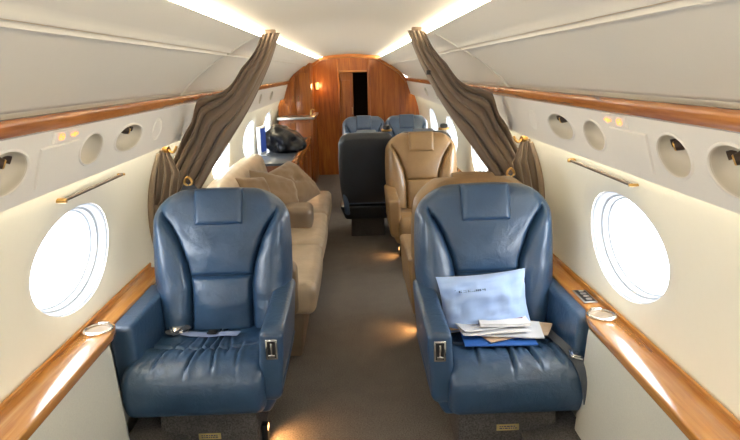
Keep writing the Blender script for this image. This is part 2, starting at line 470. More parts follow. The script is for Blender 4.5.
    # pictograms: cigarette in a barred ring, buckle
    mb = MB(); cy, ct = sy-.045, PL*.86
    rg = [[pt(cy+r*math.cos(q*PI/12), ct+r*math.sin(q*PI/12)*.55, -.0075) for q in range(24)] for r in (.021, .015)]
    mb.grid(rg, closed_u=True)
    mb.grid([[pt(cy-.017, ct-.002, -.0075), pt(cy+.017, ct-.002, -.0075)], [pt(cy-.017, ct+.002, -.0075), pt(cy+.017, ct+.002, -.0075)]])
    mb.grid([[pt(cy-.018, ct+.010, -.0077), pt(cy-.014, ct+.012, -.0077)], [pt(cy+.014, ct-.012, -.0077), pt(cy+.018, ct-.010, -.0077)]])
    mb.build('smoking_symbol', t, M['amber'], smooth=False)
    mb = MB(); cy = sy+.045
    mb.grid([[pt(cy-.028, ct-.003, -.0075), pt(cy-.010, ct-.004, -.0075)], [pt(cy-.028, ct+.004, -.0075), pt(cy-.010, ct+.005, -.0075)]])
    mb.grid([[pt(cy+.012, ct-.004, -.0075), pt(cy+.028, ct-.003, -.0075)], [pt(cy+.012, ct+.005, -.0075), pt(cy+.028, ct+.004, -.0075)]])
    mb.grid([[pt(cy-.009, ct-.008, -.0075), pt(cy+.010, ct-.008, -.0075)], [pt(cy-.009, ct+.008, -.0075), pt(cy+.010, ct+.008, -.0075)]])
    mb.build('belt_symbol', t, M['amber'], smooth=False)
    # oxygen mask door
    y0, y1 = (1.83, 2.09) if s < 0 else (1.78, 2.04)
    mb = MB(); fo = psu_map(s, -.006); fi = psu_map(s, -.0005)
    t0, t1 = PL*.14, PL*.72
    A = [fi(y0-.004, t0-.004), fi(y1+.004, t0-.004), fi(y1+.004, t1+.004), fi(y0-.004, t1+.004)]
    B = [fo(y0, t0), fo(y1, t0), fo(y1, t1), fo(y0, t1)]
    mb.grid([A, B], closed_u=True); mb.add(B, [(0, 1, 2, 3)])
    tag(mb.build('oxygen_door', None, M['psu'], smooth=False), 'flat square oxygen mask door set in the %s service panel' % nm, 'panel door')
    # far round cover
    mb = MB(); cy = 2.98
    fo = psu_map(s, -.003); fi = psu_map(s, 0)
    mb.grid([[f_(cy+r*math.cos(q*PI/16), PL*.5+r*.8*math.sin(q*PI/16)) for q in range(32)] for f_, r in ((fi, .075), (fo, .07), (fo, .06), (fi, .055))], closed_u=True)
    tag(mb.build('speaker_cover', None, M['psu']), 'faint round cover near the curtain on the %s service panel' % nm, 'cover')
    # gold rod under the panel
    ya, yb = (2.13, 2.70) if s < 0 else (2.05, 2.66)
    t = thing('curtain_rod', 'slim dark rod with gold ends fixed under the %s service panel' % nm, 'rod', (s*1.03, ya, 1.19))
    zr = 1.178 if s < 0 else 1.190
    xr = circ(zr)-.022
    mb = MB(); mb.tube([(s*(xr-1.03), 0, zr-1.19), (s*(xr-1.03), yb-ya, zr-1.19)], .0065, 10); mb.build('rod', t, M['bronze'])
    kn = 0 if s < 0 else yb-ya
    for e in (0, yb-ya):
        mb = MB(); r = .010 if e == kn else .006
        mb.tube([(s*(xr-1.03+.028), e, zr-1.19), (s*(xr-1.03), e, zr-1.19), (s*(xr-1.03-.012), e, zr-1.19)], [r*.8, r, r*.8], 12)
        mb.build('bracket', t, M['gold'])
    # cup holder
    cx, cy = (1.015, 2.262 if s < 0 else 2.235)
    t = thing('cup_holder', 'round chrome cup holder at the end of the %s wood ledge' % nm, 'cup holder', (s*cx, cy, .619))
    mb = MB(); mb.lathe([(.058, 0), (.060, .005), (.056, .009), (.048, .009), (.045, .003)]); mb.build('rim', t, M['chrome'], angle=60)
    mb = MB(); mb.lathe([(.046, .005), (.044, .0035), (.043, .0015), (.012, .0015), (.001, .0015)]); mb.build('well', t, M['well'])
    mb = MB(); mb.box((-.022, .050, .001), (.022, .068, .010), .003); mb.build('handle', t, M['chrome'])

# control panel on right rail
t = thing('control_panel', 'small black control panel with chrome switches on the right rail', 'control panel', (1.035, 2.47, .608))
mb = MB(); mb.box((-.030, -.075, 0), (.030, .075, .006), .003); mb.build('face_plate', t, M['edge'])
mb = MB(); mb.box((-.024, -.066, .006), (.024, .066, .0075), .0005, 1); mb.build('inlay', t, M['black'])
for k in range(4):
    mb = MB(); mb.box((-.012, -.055+k*.032, .0075), (.012, -.038+k*.032, .012), .002); mb.build('switch', t, M['chrome'] if k % 2 else M['edge'])

# dome
mb = MB()
prof = [(.520, 1.832), (.46, 1.836), (.40, 1.841), (.34, 1.8475), (.26, 1.857), (.17, 1.8655), (.08, 1.870), (0, 1.8715)]
sweep(mb, prof+[(-x, z) for x, z in prof[-2::-1]], Y0, Y1, 1, closed=False)
struct(mb.build('ceiling', None, M['dome'], angle=60), 'smooth pale ceiling dome between the two light strips', 'ceiling')
# outer fuselage skin above the panels so that no daylight leaks in
mb = MB(); rows = []
for y in (Y0-.02, Y1+1.6):
    rows.append([(.970, y, 1.299)]+[(1.28*math.cos(a), y, .80+1.22*math.sin(a)) for a in [math.radians(q) for q in range(24, 157, 6)]]+[(-.970, y, 1.299)])
mb.grid(rows); struct(mb.build('roof', None, M['white']), 'outer roof skin above the cabin', 'roof')
# rib seam at the curtain line
for s in (-1, 1):
    tno += 1
    mb = MB(); a = [(.884, 1.494), (.838, 1.546), (.778, 1.599), (.708, 1.651), (.640, 1.692), (.61, 1.706), (.57, 1.732), (.52, 1.762), (.472, 1.788)]
    rows = []
    for dy, off in ((0, .008), (.004, 0), (.022, 0), (.026, .008)):
        rows.append([(s*(x+off*.5), 3.30+dy, z+off) for x, z in a])
    mb.grid(rows)
    struct(mb.build('trim_%d' % tno, None, M['ceil']), 'thin cross rib on the %s upper panel in front of the curtain' % SIDE[s], 'rib')

# front bulkhead behind the camera, unseen and closed to cut daylight from the front
mb = MB()
mb.box((-1.2, Y0-.04, 0), (1.2, Y0, 2.0), .003)
struct(mb.build('wall_front', None, M['ceil']), 'pale front cabin bulkhead', 'wall')

# ------------------------------------------------------------------ rear bulkhead and galley
def arch_pts(x0, x1, y, inset=0):
    """roof line of the cabin section between x0 and x1"""
    sec = [(1.085, .58), (1.10, .8), (1.08, 1.02), (1.02, 1.21), (.985, 1.258), (.896, 1.438), (.865, 1.485), (.78, 1.603), (.645, 1.697), (.52, 1.768), (.44, 1.815), (.36, 1.858), (.19, 1.876), (0, 1.883)]
    top = sorted([(x, z) for x, z in sec]+[(-x, z) for x, z in sec if x > 0])
    return top
def roof(x):
    x = abs(x); sec = [(0, 1.873), (.19, 1.866), (.36, 1.847), (.47, 1.825), (.50, 1.80), (.52, 1.780), (.645, 1.710), (.78, 1.62), (.875, 1.510), (.906, 1.46), (.985, 1.30), (1.02, 1.23), (1.09, 1.04), (1.12, .8)]
    return interp(x, sec)
def panel_xz(mb, x0, x1, z0, y0, y1, ztop=None, n=14):
    top = [(lerp(x0, x1, i/n), (ztop if ztop else roof(lerp(x0, x1, i/n))-.002)) for i in range(n+1)]
    poly = [(x0, z0)]+top+[(x1, z0)]
    mb.prism(poly, 'y', y0, y1, 0)
    return mb
# wall_back in boards: left field, right field, header over the door
mb = MB()
panel_xz(mb, -1.12, -.17, 0, Y1, Y1+.04); panel_xz(mb, .30, 1.12, 0, Y1, Y1+.04); panel_xz(mb, -.17, .30, 1.60, Y1, Y1+.04)
struct(mb.build('wall_back', None, M['woodz']), 'cherry wood rear bulkhead across the cabin', 'wall')
mb = MB()      # arch moulding
rows = []
xs = [lerp(-.9, .9, i/48) for i in range(49)]
for d, y in ((.0, Y1), (.0, Y1-.05), (.05, Y1-.055), (.055, Y1)):
    rows.append([(x*(1-d*.3), y, roof(x)-d-.003) for x in xs])
mb.grid(rows); tno += 1
struct(mb.build('trim_%d' % tno, None, M['woodx'], angle=40), 'light wood arch moulding over the rear bulkhead', 'moulding')
for (x0, x1, z0, z1) in ((-.185, -.155, 0, 1.79), (.28, .325, 0, 1.80)):
    mb = MB(); mb.box((x0, Y1-.03, z0), (x1, Y1+.01, z1), .006); tno += 1
    struct(mb.build('trim_%d' % tno, None, M['woodz']), 'upright wood door post %s of the rear doorway' % ('left' if x0 < 0 else 'right'), 'door post')
mb = MB(); mb.box((-.155, Y1-.022, 1.595), (.28, Y1+.01, 1.625), .005); tno += 1
struct(mb.build('trim_%d' % tno, None, M['woodx']), 'wood rail over the rear doorway', 'door head')
# sliding door leaf, half open
d = bpy.data.objects.new('door_1', None); COL.objects.link(d); d.location = (-.06, Y1+.03, 0)
struct(d, 'cherry wood sliding door half open in the rear doorway', 'door')
mb = MB(); mb.box((-.11, 0, .01), (.115, .03, 1.60), .004); mb.build('door_leaf', d, M['woodz'])
mb = MB(); mb.box((-.07, -.006, .25), (.075, .004, 1.48), .01); mb.build('door_panel', d, M['woodz'])
mb = MB(); mb.tube([(.095, -.004, .96), (.095, -.03, .965), (.095, -.03, 1.05), (.095, -.004, 1.055)], .006, 8); mb.build('door_handle', d, M['gold'])
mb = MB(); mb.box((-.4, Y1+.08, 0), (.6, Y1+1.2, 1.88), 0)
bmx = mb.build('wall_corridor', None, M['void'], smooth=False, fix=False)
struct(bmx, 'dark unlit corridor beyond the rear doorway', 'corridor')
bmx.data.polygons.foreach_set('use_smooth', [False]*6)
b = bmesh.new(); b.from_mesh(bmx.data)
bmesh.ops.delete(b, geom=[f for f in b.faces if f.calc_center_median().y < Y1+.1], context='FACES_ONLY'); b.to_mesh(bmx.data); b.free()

# galley, tall unit
t = thing('galley_cabinet', 'tall cherry galley cabinet at the rear left with metal-edged counter', 'cabinet', (-.80, 8.9, 0))
def lx(x): return x+.80
def ly(y): return y-8.9
mb = MB(); mb.box((lx(-1.02), ly(8.62), 0), (lx(-.53), ly(9.58), .96), .004); mb.build('body', t, M['woodd'])
mb = MB(); mb.box((lx(-1.035), ly(8.58), .962), (lx(-.50), ly(9.58), 1.0), .008); mb.build('counter', t, M['edge'])
mb = MB(); mb2 = MB()
n = 10; x0, x1 = -1.05, -.56
poly = [(lx(x0), 1.0)]+[(lx(lerp(x0, x1, i/n)), roof(lerp(x0, x1, i/n))-.01) for i in range(n+1)]+[(lx(x1), 1.0)]
mb.prism(poly, 'y', ly(8.95), ly(9.55), 0); mb.build('upper_cabinet', t, M['woodz'])
for k in range(2):
    x0, x1 = (-.985, -.79) if k == 0 else (-.775, -.585)
    poly = [(lx(x0), 1.03)]+[(lx(lerp(x0, x1, i/6)), min(1.60, roof(lerp(x0, x1, i/6))-.05)) for i in range(7)]+[(lx(x1), 1.03)]
    mb = MB(); mb.prism(poly, 'y', ly(8.935), ly(8.952), .004); dd = mb.build('cabinet_door', t, M['woodz'])
    mb = MB(); hx = lx(x1-.03 if k == 0 else x0+.03); mb.tube([(hx, ly(8.935), 1.2), (hx, ly(8.915), 1.205), (hx, ly(8.915), 1.27), (hx, ly(8.935), 1.275)], .005, 8); mb.build('handle', dd, M['gold'])
for k in range(2):
    mb = MB(); mb.box((lx(-.99)+k*.225, ly(8.605), .08), (lx(-.99)+.21+k*.225, ly(8.622), .92), .004); dd = mb.build('cabinet_door', t, M['woodd'])
    mb = MB(); mb.lathe([(.0, -.012), (.010, -.012), (.012, 0)], (lx(-.99)+(.19 if k == 0 else .245), ly(8.60), .6), 12); mb.build('knob', dd, M['gold'])
# wall lamp beside it
t = thing('wall_lamp', 'small gold wall lamp on the rear bulkhead beside the galley', 'wall lamp', (-.50, Y1, 1.40))
mb = MB(); mb.box((-.02, -.014, -.06), (.02, 0, .06), .004); mb.build('back_plate', t, M['gold'])
mb = MB(); mb.tube([(0, -.05, -.05), (0, -.05, .05)], [.020, .028], 14); mb.build('lamp_shade', t, M['lampwarm'])
mb = MB(); mb.tube([(0, -.005, -.03), (0, -.05, -.045)], .006, 8); mb.build('arm', t, M['gold'])
pl = bpy.data.lights.new('wall_lamp_glow', 'POINT'); pl.energy = 1.5; pl.color = (1, .62, .28); pl.shadow_soft_size = .03
po = bpy.data.objects.new('wall_lamp_glow', pl); COL.objects.link(po); po.location = (-.47, Y1-.14, 1.40)
# tap
t = thing('galley_tap', 'small gold tap at the counter end of the galley', 'tap', (-.56, 8.72, 1.0))
mb = MB(); mb.lathe([(.022, 0), (.022, .01), (.012, .016), (.012, .06)], n=16); mb.build('tap_base', t, M['gold'])
mb = MB(); mb.tube([(0, 0, .05), (0, 0, .085), (.02, -.01, .10), (.05, -.02, .095), (.055, -.022, .08)], .008, 10); mb.build('spout', t, M['gold'])

# credenza
t = thing('credenza', 'low cherry credenza with grey top behind the cream sofa', 'cabinet', (-.78, 7.3, 0))
mb = MB(); mb.box((-.22, -1.18, 0), (.19, 1.25, .685), .004); mb.build('body', t, M['woodd'])
mb = MB(); mb.box((-.25, -1.22, .69), (.175, 1.26, .715), .004); mb.build('worktop', t, M['granite'])
mb = MB(); mb.box((.175, -1.22, .66), (.225, 1.26, .735), .012, 3); mb.build('edge_rail', t, M['wood'])
for k in range(4):
    y = -1.14+k*.6
    mb = MB(); mb.box((.19, y, .06), (.204, y+.57, .64), .004); dd = mb.build('cabinet_door', t, M['woodd'])
    mb = MB(); mb.box((.204, y+.25, .56), (.216, y+.32, .575), .003); mb.build('handle', dd, M['gold'])

# ------------------------------------------------------------------ cabin seats
HB = .675
def make_seat(name, label, lm, shell, side, pz=0.0, W=.332, detail=True, group=None, wide_arm=.100, armh=0.0, cat='seat', rad=None):
    """seat facing -y, origin on the floor; side = +1 when the aisle arm is at +x"""
    t = thing(name, label, cat, group=group)
    k = W/.332
    # pedestal
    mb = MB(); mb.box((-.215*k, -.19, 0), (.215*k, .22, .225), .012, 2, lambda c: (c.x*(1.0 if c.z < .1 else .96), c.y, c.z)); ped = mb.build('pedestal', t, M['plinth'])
    if detail:
        mb = MB().mat(M['brass']); mb.box((-.048, -.1935, .093), (.048, -.1895, .122), .001, 1)
        mb.mat(M['ink'])
        for row, zz in ((0, .111), (1, .102)):
            x = -.036
            while x < .034:
                w = random.uniform(.004, .012); mb.box((x, -.1945, zz), (min(x+w, .038), -.1934, zz+.004), 0); x += w+.004
        mb.v = [(x, y, z+pz) for x, y, z in mb.v]
        mb.build('placard', ped)
    # skirt under the cushion
    mb = MB()
    mb.box((-.345*k, -.235, .195), (.345*k, .34, .335), .02, 3, lambda c: (c.x*(1 if c.z > .27 else .80), c.y+(.0 if c.z > .27 else (.01 if c.y < 0 else -.04)), c.z))
    mb.build('skirt', t, shell)
    # cushion
    prof = [(.34, .402), (.18, .408), (.05, .413), (-.06, .423), (-.14, .432), (-.205, .434), (-.255, .420), (-.288, .385), (-.300, .330), (-.292, .265), (-.262, .220), (-.19, .205), (-.05, .205), (.24, .205)]
    P = catmull([Vector((0, a, b)) for a, b in prof], 11 if detail else 5)
    nr = len(P); hw = (.294 if detail else .262)*k; R = .045; xo = -side*(.030 if detail else 0)
    cols = [lerp(-1, 1, i/132) for i in range(133)] if detail else cosp(-1, 1, 40)
    rows = []
    L = [0]
    for i in range(1, nr): L.append(L[-1]+(P[i]-P[i-1]).length)
    for i in range(nr):
        tg = (P[min(i+1, nr-1)]-P[max(i-1, 0)]).normalized(); nrm = Vector((0, -tg.z, tg.y))
        if nrm.dot(Vector((0, 0, 1 if i < nr*.55 else -1))) < 0 and False: nrm = -nrm
        nrm = Vector((0, tg.z, -tg.y))
        row = []
        for c in cols:
            x = c*hw; dd = hw-abs(x)
            q = cl(dd/R); h = -(R-R*math.sqrt(1-(1-q)**2))
            l = L[i]
            top = 1-sm(.60, .74, l)
            # seat hollow and front roll
            h += -.010*math.exp(-((l-.2)/.13)**2)*(1-c*c)
            arc = .315+.075*(1-c*c)
            h += -.018*math.exp(-((l-arc)/.012)**2)*sm(0, .25, 1-abs(c))
            h += .010*math.exp(-((l-arc-.08)/.06)**2)
            # gathered creases running over the front
            if detail:
                for j, xc in enumerate((-.62, -.33, -.12, .07, .27, .45, .7)):
                    cc = xc*(.55+.6*l)+.03*math.sin(l*9+j*2)
                    a = (.012, .011, .016, .013, .017, .012, .010)[j]
                    lo = (.30, .22, .05, .03, .10, .26, .33)[j]; hi = (.58, .50, .62, .52, .60, .50, .60)[j]
                    env = sm(lo-.06, lo+.05, l)*(1-sm(hi-.1, hi+.04, l))
                    h += -a*env*math.exp(-((c-cc)/.020)**2)+a*.55*env*math.exp(-((c-cc-.055)/.04)**2)
                h += .004*noise.noise(Vector((x*9, l*9, 1+side)))*top+.002*noise.noise(Vector((x*30, l*22, 3)))*top
            row.append(P[i]+nrm*h+Vector((x+xo, 0, 0)))
        rows.append(row)
    mb = MB(); mb.grid(rows)
    n = len(cols)
    mb.f.append(tuple(i*n for i in range(nr))); mb.m.append(0); mb.f.append(tuple(i*n+n-1 for i in range(nr))[::-1]); mb.m.append(0)
    mb.f.append(tuple(range(n))[::-1]); mb.m.append(0); mb.f.append(tuple(range((nr-1)*n, nr*n))); mb.m.append(0)
    cush = mb.build('seat_cushion', t, lm, angle=70)
    # arms
    for a in (-1, 1):
        aisle = a == side
        w = wide_arm
        x0, x1 = (.252*k, .252*k+w) if aisle or not detail else (.282, .385)
        f = .012 if aisle else 0; yf = -.250 if aisle or not detail else -.185
        zf, zb_ = (.576, .604) if aisle or not detail else (.592, .590)
        poly = [(yf+.03, .25), (yf, .285), (yf, zf), (yf+.13, lerp(zf, zb_, .25)), (.06, lerp(zf, zb_, .5)), (.26, lerp(zf, zb_, .85)), (.36, zb_), (.36, .25)]
        mb = MB(); mb.prism(poly, 'x', min(a*x0, a*x1), max(a*x0, a*x1), .024, 5)
        # lean: the arm flares out towards its foot at the back, in at the bottom
        mb.v = [(x-a*.03*(1-sm(.24, .36, z)), y, z) for x, y, z in mb.v]
        ar = mb.build('armrest', t, lm, angle=55)
        if detail and aisle:
            mb = MB().mat(M['chrome']); xm = a*(x0+x1)/2
            y = -.252
            mb.box((xm-.025, y-.004, .41), (xm+.025, y+.004, .50), .004, 2)
            mb.mat(M['black']); mb.box((xm-.017, y-.0055, .418), (xm+.017, y-.003, .492), .001, 1)
            mb.mat(M['chrome']); mb.box((xm-.004, y-.010, .432), (xm+.004, y-.005, .485), .002); mb.box((xm-.013, y-.012, .424), (xm+.013, y-.005, .436), .002)
            mb.v = [(x, y, z+.048) for x, y, z in mb.v]
            mb.build('recline_control', ar)
    # back
    th = math.atan2(.150, .64)
    org = Vector((0, .285, .385)); upv = Vector((0, math.sin(th), math.cos(th))); fwd = Vector((0, -math.cos(th), math.sin(th)))
    rx, rz = rad if rad else (.19*k, .150)
    def wz(h):
        base = interp(h, [(0, .305), (.12, .328), (.28, .341), (.42, .341), (.52, .335), (.66, .331)])*k
        q = cl((h-(HB-rz))/rz)
        return base-rx*(1-math.sqrt(max(0, 1-q**2.0)))
    CR = [(0, .150), (.04, .147), (.21, .146), (.32, .164), (.44, .206), (.50, .238), (.55, .270), (.60, .28), (.66, .20)]
    LC = .255
    def cz(h): return min(interp(h, CR)*k, wz(h)-.035)
    hs = cosp(0, LC, 20)+cosp(LC, .53, 26)[1:]+[lerp(.53, HB, 1-(1-i/26)**2) for i in range(1, 27)]
    def front(x, h):
        w, c = wz(h), cz(h); ax = abs(x); R = .075
        d = min(w-ax, (HB-h)*1.0); q = cl(d/R)
        y = .085*math.sqrt(max(0, 1-(1-q)**2))
        up = 1-sm(.50, .60, h)
        s_ = cl((ax-c)/max(.02, w-c))
        if ax > c: y += (.050*math.sin(PI*min(1, s_*1.05+.0))**.8 if s_ > 0 and s_*1.05 < 1 else 0)*up*sm(-.1, .1, h+.05)
        g = math.exp(-((ax-c)/.010)**2)*up
        y -= .030*g
        if ax <= c:
            y += .012*(1-(ax/c)**4)*up
            y += .020*math.sin(PI*cl(h/LC))*(1-(ax/c)**2)
            y += .014*math.sin(PI*cl((h-LC)/.22))*(1-(ax/c)**2)
        y -= .022*math.exp(-((h-LC)/.009)**2)*sm(c+.01, c-.02, ax)
        if detail: y += .004*noise.noise(Vector((x*11, h*11, 5+side)))+.006*abs(noise.noise(Vector((x*16+h*14*(1 if x < 0 else -1), h*7, 9))))*sm(.25, .36, h)*(1-sm(.46, .54, h))+.003*noise.noise(Vector((x*12, h*34, 2)))*(1-sm(.2, .25, h))
        return y
    def pos(x, h, y):
        arch = .012*(1-(x/W)**2)*sm(.4, HB, h)
        return org+upv*(h+arch)+fwd*y+Vector((x, 0, 0))
    grid_f = []; nb, nc = 18, 34
    for h in hs:
        w, c = wz(h), cz(h)
        xs = cosp(-w, -c, nb)+cosp(-c, c, nc)[1:]+cosp(c, w, nb)[1:]
        grid_f.append((h, xs))
    full = [[pos(x, h, front(x, h) if abs(x) < wz(h)-1e-6 else 0) for x in xs] for h, xs in grid_f]
    # force the top rim closed
    iL = 20; iB = max(i for i, h in enumerate(hs) if h < .575)
    def sub(r0, r1, c0, c1): return [row[c0:c1+1] for row in full[r0:r1+1]]
    C0, C1, C2, C3 = 0, nb, nb+nc, nb+nc+nb
    # backrest = upper panel, crown and rear shell
    mb = MB(); mb.mat(lm); mb.grid(sub(iL, iB, C1, C2)); mb.grid(sub(iB, len(hs)-1, C0, C3))
    mb.mat(shell)
    rear = []
    for h, xs in grid_f:
        row = []
        for x in xs:
            w = wz(h); d = min(w-abs(x), HB-h); q = cl(d/.05)
            row.append(pos(x, h, -.060*math.sqrt(max(0, 1-(1-q)**2))))
        rear.append(row)
    mb.grid(rear)
    b = bmesh.new(); me = bpy.data.meshes.new('tmp'); me.from_pydata(mb.v, [], mb.f); b.from_mesh(me); bpy.data.meshes.remove(me); b.free()
    mb.build('backrest', t, angle=75)
    for c0, c1 in ((C0, C1), (C2, C3)):
        mb = MB(); mb.grid(sub(0, iB, c0, c1)); mb.build('side_bolster', t, lm, angle=80)
    mb = MB(); mb.grid(sub(0, iL, C1, C2)); mb.build('lumbar_pad', t, lm, angle=80)
    # headrest pad
    hw_, h0, h1 = .118*k, .500, .676
    rows = []
    for v in cosp(-1, 1, 22):
        row = []
        for u in cosp(-1, 1, 26):
            cr = .12
            x = u*math.sqrt(1-cr*v*v*.35)*hw_; h = lerp(h0, h1, (v*math.sqrt(1-cr*u*u*.35)+1)/2)
            e = min(1-abs(u), 1-abs(v)); q = cl(e/.22)
            y = front(cl(x, -.1*k, .1*k)*.2, .49)*.0+lerp(.088, .074, (v+1)/2)+.033*math.sqrt(max(0, 1-(1-q)**2))+.006*(1-u*u)*(1-v*v)
            if v > .86: y -= .03*((v-.86)/.14)**2
            row.append(pos(x, h, y))
        rows.append(row)
    mb = MB(); mb.grid(rows)
    edge_rows = rows
    per = [rows[0][j] for j in range(27)]+[rows[i][26] for i in range(1, 23)]+[rows[22][j] for j in range(25, -1, -1)]+[rows[i][0] for i in range(21, 0, -1)]
    mb.grid([per, [p-fwd*.05 for p in per]], closed_u=True)
    mb.build('headrest', t, lm, angle=80)
    return t, cush

LX, LY = -.632, 2.525
RX, RY = .655, 2.455
lseat, lc = make_seat('leather_armchair', 'empty blue leather cabin seat on the left facing the front', M['blue'], M['blue'], 1, pz=-.034, group='front blue leather seats')
lseat.location = (LX, LY, 0)
rseat, rc = make_seat('leather_armchair', 'blue leather cabin seat on the right holding the pillow and papers', M['blue'], M['blue'], -1, group='front blue leather seats')
rseat.location = (RX, RY, 0)

# tan club pair
tan, _ = make_seat('leather_armchair', 'tan leather cabin seat facing forward in the mid cabin', M['tan'], M['tan'], -1, W=.318, detail=False, group='tan leather club seats')
tan.location = (.64, 5.03, 0)
dup(tan, (.655, 3.50, 0), PI, 'tan leather cabin seat backing onto the right front blue seat', 'tan leather club seats')
# conference seats
dk, _ = make_seat('leather_armchair', 'dark charcoal seat seen from behind beside the forward facing tan seat', M['blue_far'], M['dark'], 1, W=.262, detail=False, rad=(.10, .10), group='rear conference seats', wide_arm=.05)
dk.location = (.155, 6.02, 0); dk.rotation_euler = (0, 0, PI)
dup(dk, (.69, 6.02, 0), PI, 'dark charcoal seat mostly hidden behind the forward facing tan seat')
fb, _ = make_seat('leather_armchair', 'slate blue seat by the aisle in front of the rear bulkhead', M['blue_far'], M['blue_far'], 1, W=.268, detail=False, rad=(.12, .10), group='rear conference seats', wide_arm=.05)
fb.location = (.17, 7.25, 0)
dup(fb, (.71, 7.25, 0), 0, 'slate blue seat by the right wall in front of the rear bulkhead')

# knobs on top of the dark seats (shoulder belt guides)
def belt_knob(x, y, z, label):
    t = thing('belt_guide', label, 'belt guide', (x, y, z), group='belt guides on the dark seat tops')
    mb = MB(); mb.lathe([(.034, 0), (.036, .02), (.030, .036), (.018, .040), (.0, .040)], n=20); mb.build('guide_cap', t, M['black'])
    mb = MB(); mb.box((-.05, -.024, -.02), (.05, .024, .004), .008); mb.build('guide_clip', t, M['gold'])
belt_knob(.345, 5.62, 1.075, 'dark round belt guide on the seat top left of the tan seat')
belt_knob(.88, 5.62, 1.075, 'dark round belt guide on the seat top right of the tan seat')

# ------------------------------------------------------------------ belts, pillow, papers
def bvh_of(o, off):
    v = [Vector(p.co)+off for p in o.data.vertices]; return BVHTree.FromPolygons(v, [list(p.vertices) for p in o.data.polygons])
dg = None
LB = bvh_of(lc, Vector((0, 0, 0))); RB = bvh_of(rc, Vector((0, 0, 0)))
def top(bv, x, y, dz=.003):
    h = bv.ray_cast(Vector((x, y, 1)), Vector((0, 0, -1)))[0]
    return Vector((x, y, (h.z if h else .40)+dz))
def ribbon(mb, path, w, thick=.003, up=Vector((0, 0, 1)), twist=None):
    path = [Vector(p) for p in path]; rows = []
    for i, p in enumerate(path):
        tg = (path[min(i+1, len(path)-1)]-path[max(i-1, 0)]).normalized()
        u = up if twist is None else twist[min(i, len(twist)-1)]
        s_ = tg.cross(u).normalized(); nn = s_.cross(tg).normalized()
        rows.append([p+s_*w/2+nn*thick/2, p-s_*w/2+nn*thick/2, p-s_*w/2-nn*thick/2, p+s_*w/2-nn*thick/2])
    mb.grid(rows, closed_u=True)
    return mb
def buckle(mb, c, ang, tilt=0, sc=1.0):
    R_ = Matrix.Translation(c) @ Matrix.Rotation(ang, 4, 'Z') @ Matrix.Rotation(tilt, 4, 'X')
    m2 = MB(); m2.box((-.033*sc, -.028*sc, 0), (.033*sc, .028*sc, .014*sc), .004); m2.box((-.024*sc, -.020*sc, .012*sc), (.028*sc, .020*sc, .020*sc), .004)
    m2.xf(R_); mb.add(m2.v, m2.f)
# left seat belt
pb = catmull([top(LB, -.20, .17, .012), top(LB, -.135, .135, .012), top(LB, -.05, .125, .01), top(LB, .04, .105, .012), top(LB, .10, .09, .02)], 8)
mb = MB(); ribbon(mb, pb, .045); sb = mb.build('seat_belt', lseat, M['belt_l'])
mb = MB().mat(M['chrome']); buckle(mb, top(LB, -.20, .165, .014), .5, .35, 1.2); mb.build('buckle', sb)
mb = MB().mat(M['black']); buckle(mb, top(LB, -.03, .13, .012), -.15, 0, .7); mb.build('belt_slider', sb)
pb = catmull([top(LB, -.245, .16, .02), top(LB, -.215, .12, .02), top(LB, -.19, .175, .035), top(LB, -.15, .15, .03)], 6)
mb = MB(); ribbon(mb, pb, .04); mb.build('belt_strap', sb, M['belt'])
mb = MB(); mb.mat(M['chrome']); buckle(mb, top(LB, .235, .12, .012), 1.2, 0, .8); mb.build('buckle', lseat)
# right seat belt
pb = catmull([top(RB, .235, .23, .012), top(RB, .250, .16, .006), top(RB, .252, .06, .005), top(RB, .252, -.04, .005), top(RB, .255, -.14, .005), top(RB, .262, -.20, .005), Vector((.268, -.272, .426)), Vector((.276, -.312, .385)), Vector((.284, -.322, .335)), Vector((.292, -.318, .285))], 8)
tw = [Vector((0, 0, 1))]*40+[Vector((0, -.4, 1)).normalized()]*8+[Vector((0, -.9, .7)).normalized()]*8+[Vector((.1, -1, .1)).normalized()]*30
mb = MB(); ribbon(mb, pb, .05, twist=tw); sb = mb.build('seat_belt', rseat, M['belt'])
mb = MB().mat(M['chrome']); buckle(mb, top(RB, .262, -.215, .006), 1.45, .25, .9)
mb.build('buckle', sb)
mb = MB().mat(M['chrome']); buckle(mb, Vector((.290, -.328, .30)), 1.4, 1.3, .75); mb.build('belt_tongue', sb)

# pillow on the right seat
def cushion_shape(w, h, d, nx=28, seed=0, pinch=.10, wr=.006, tuft=0):
    front, back = [], []
    for v in cosp(-1, 1, nx):
        rf, rb = [], []
        for u in cosp(-1, 1, nx):
            px = u*(1-pinch*(1-v*v)*abs(u)**3*.0-pinch*.35*(1-abs(v)**2)*u*u)
            pz = v*(1-pinch*.35*(1-abs(u)**2)*v*v)
            q = (1-u**4)*(1-v**4); t = d*.5*q**.6
            wv = wr*noise.noise(Vector((u*2.6+seed, v*2.6, seed)))*q**.3+wr*.6*noise.noise(Vector((u*6+seed, v*6, seed+4)))*q**.3
            if tuft: wv -= tuft*math.exp(-((u*u+v*v)/.02))+tuft*.35*math.exp(-(abs(abs(u)-abs(v))/.09)**2)*(1-.5*(u*u+v*v))*q
            rf.append(Vector((px*w/2, -t-wv, pz*h/2))); rb.append(Vector((px*w/2, t+wv*.3, pz*h/2)))
        front.append(rf); back.append(rb)
    mb = MB(); mb.grid(front); mb.grid(back, flip=True); return mb
def weld(o):
    b = bmesh.new(); b.from_mesh(o.data); bmesh.ops.remove_doubles(b, verts=b.verts[:], dist=1e-4); bmesh.ops.recalc_face_normals(b, faces=b.faces[:]); b.to_mesh(o.data); b.free()
PM = Matrix.Translation((RX-.042, RY+.140, .553)) @ Matrix.Rotation(math.radians(-4), 4, 'Y') @ Matrix.Rotation(math.radians(-20), 4, 'X')
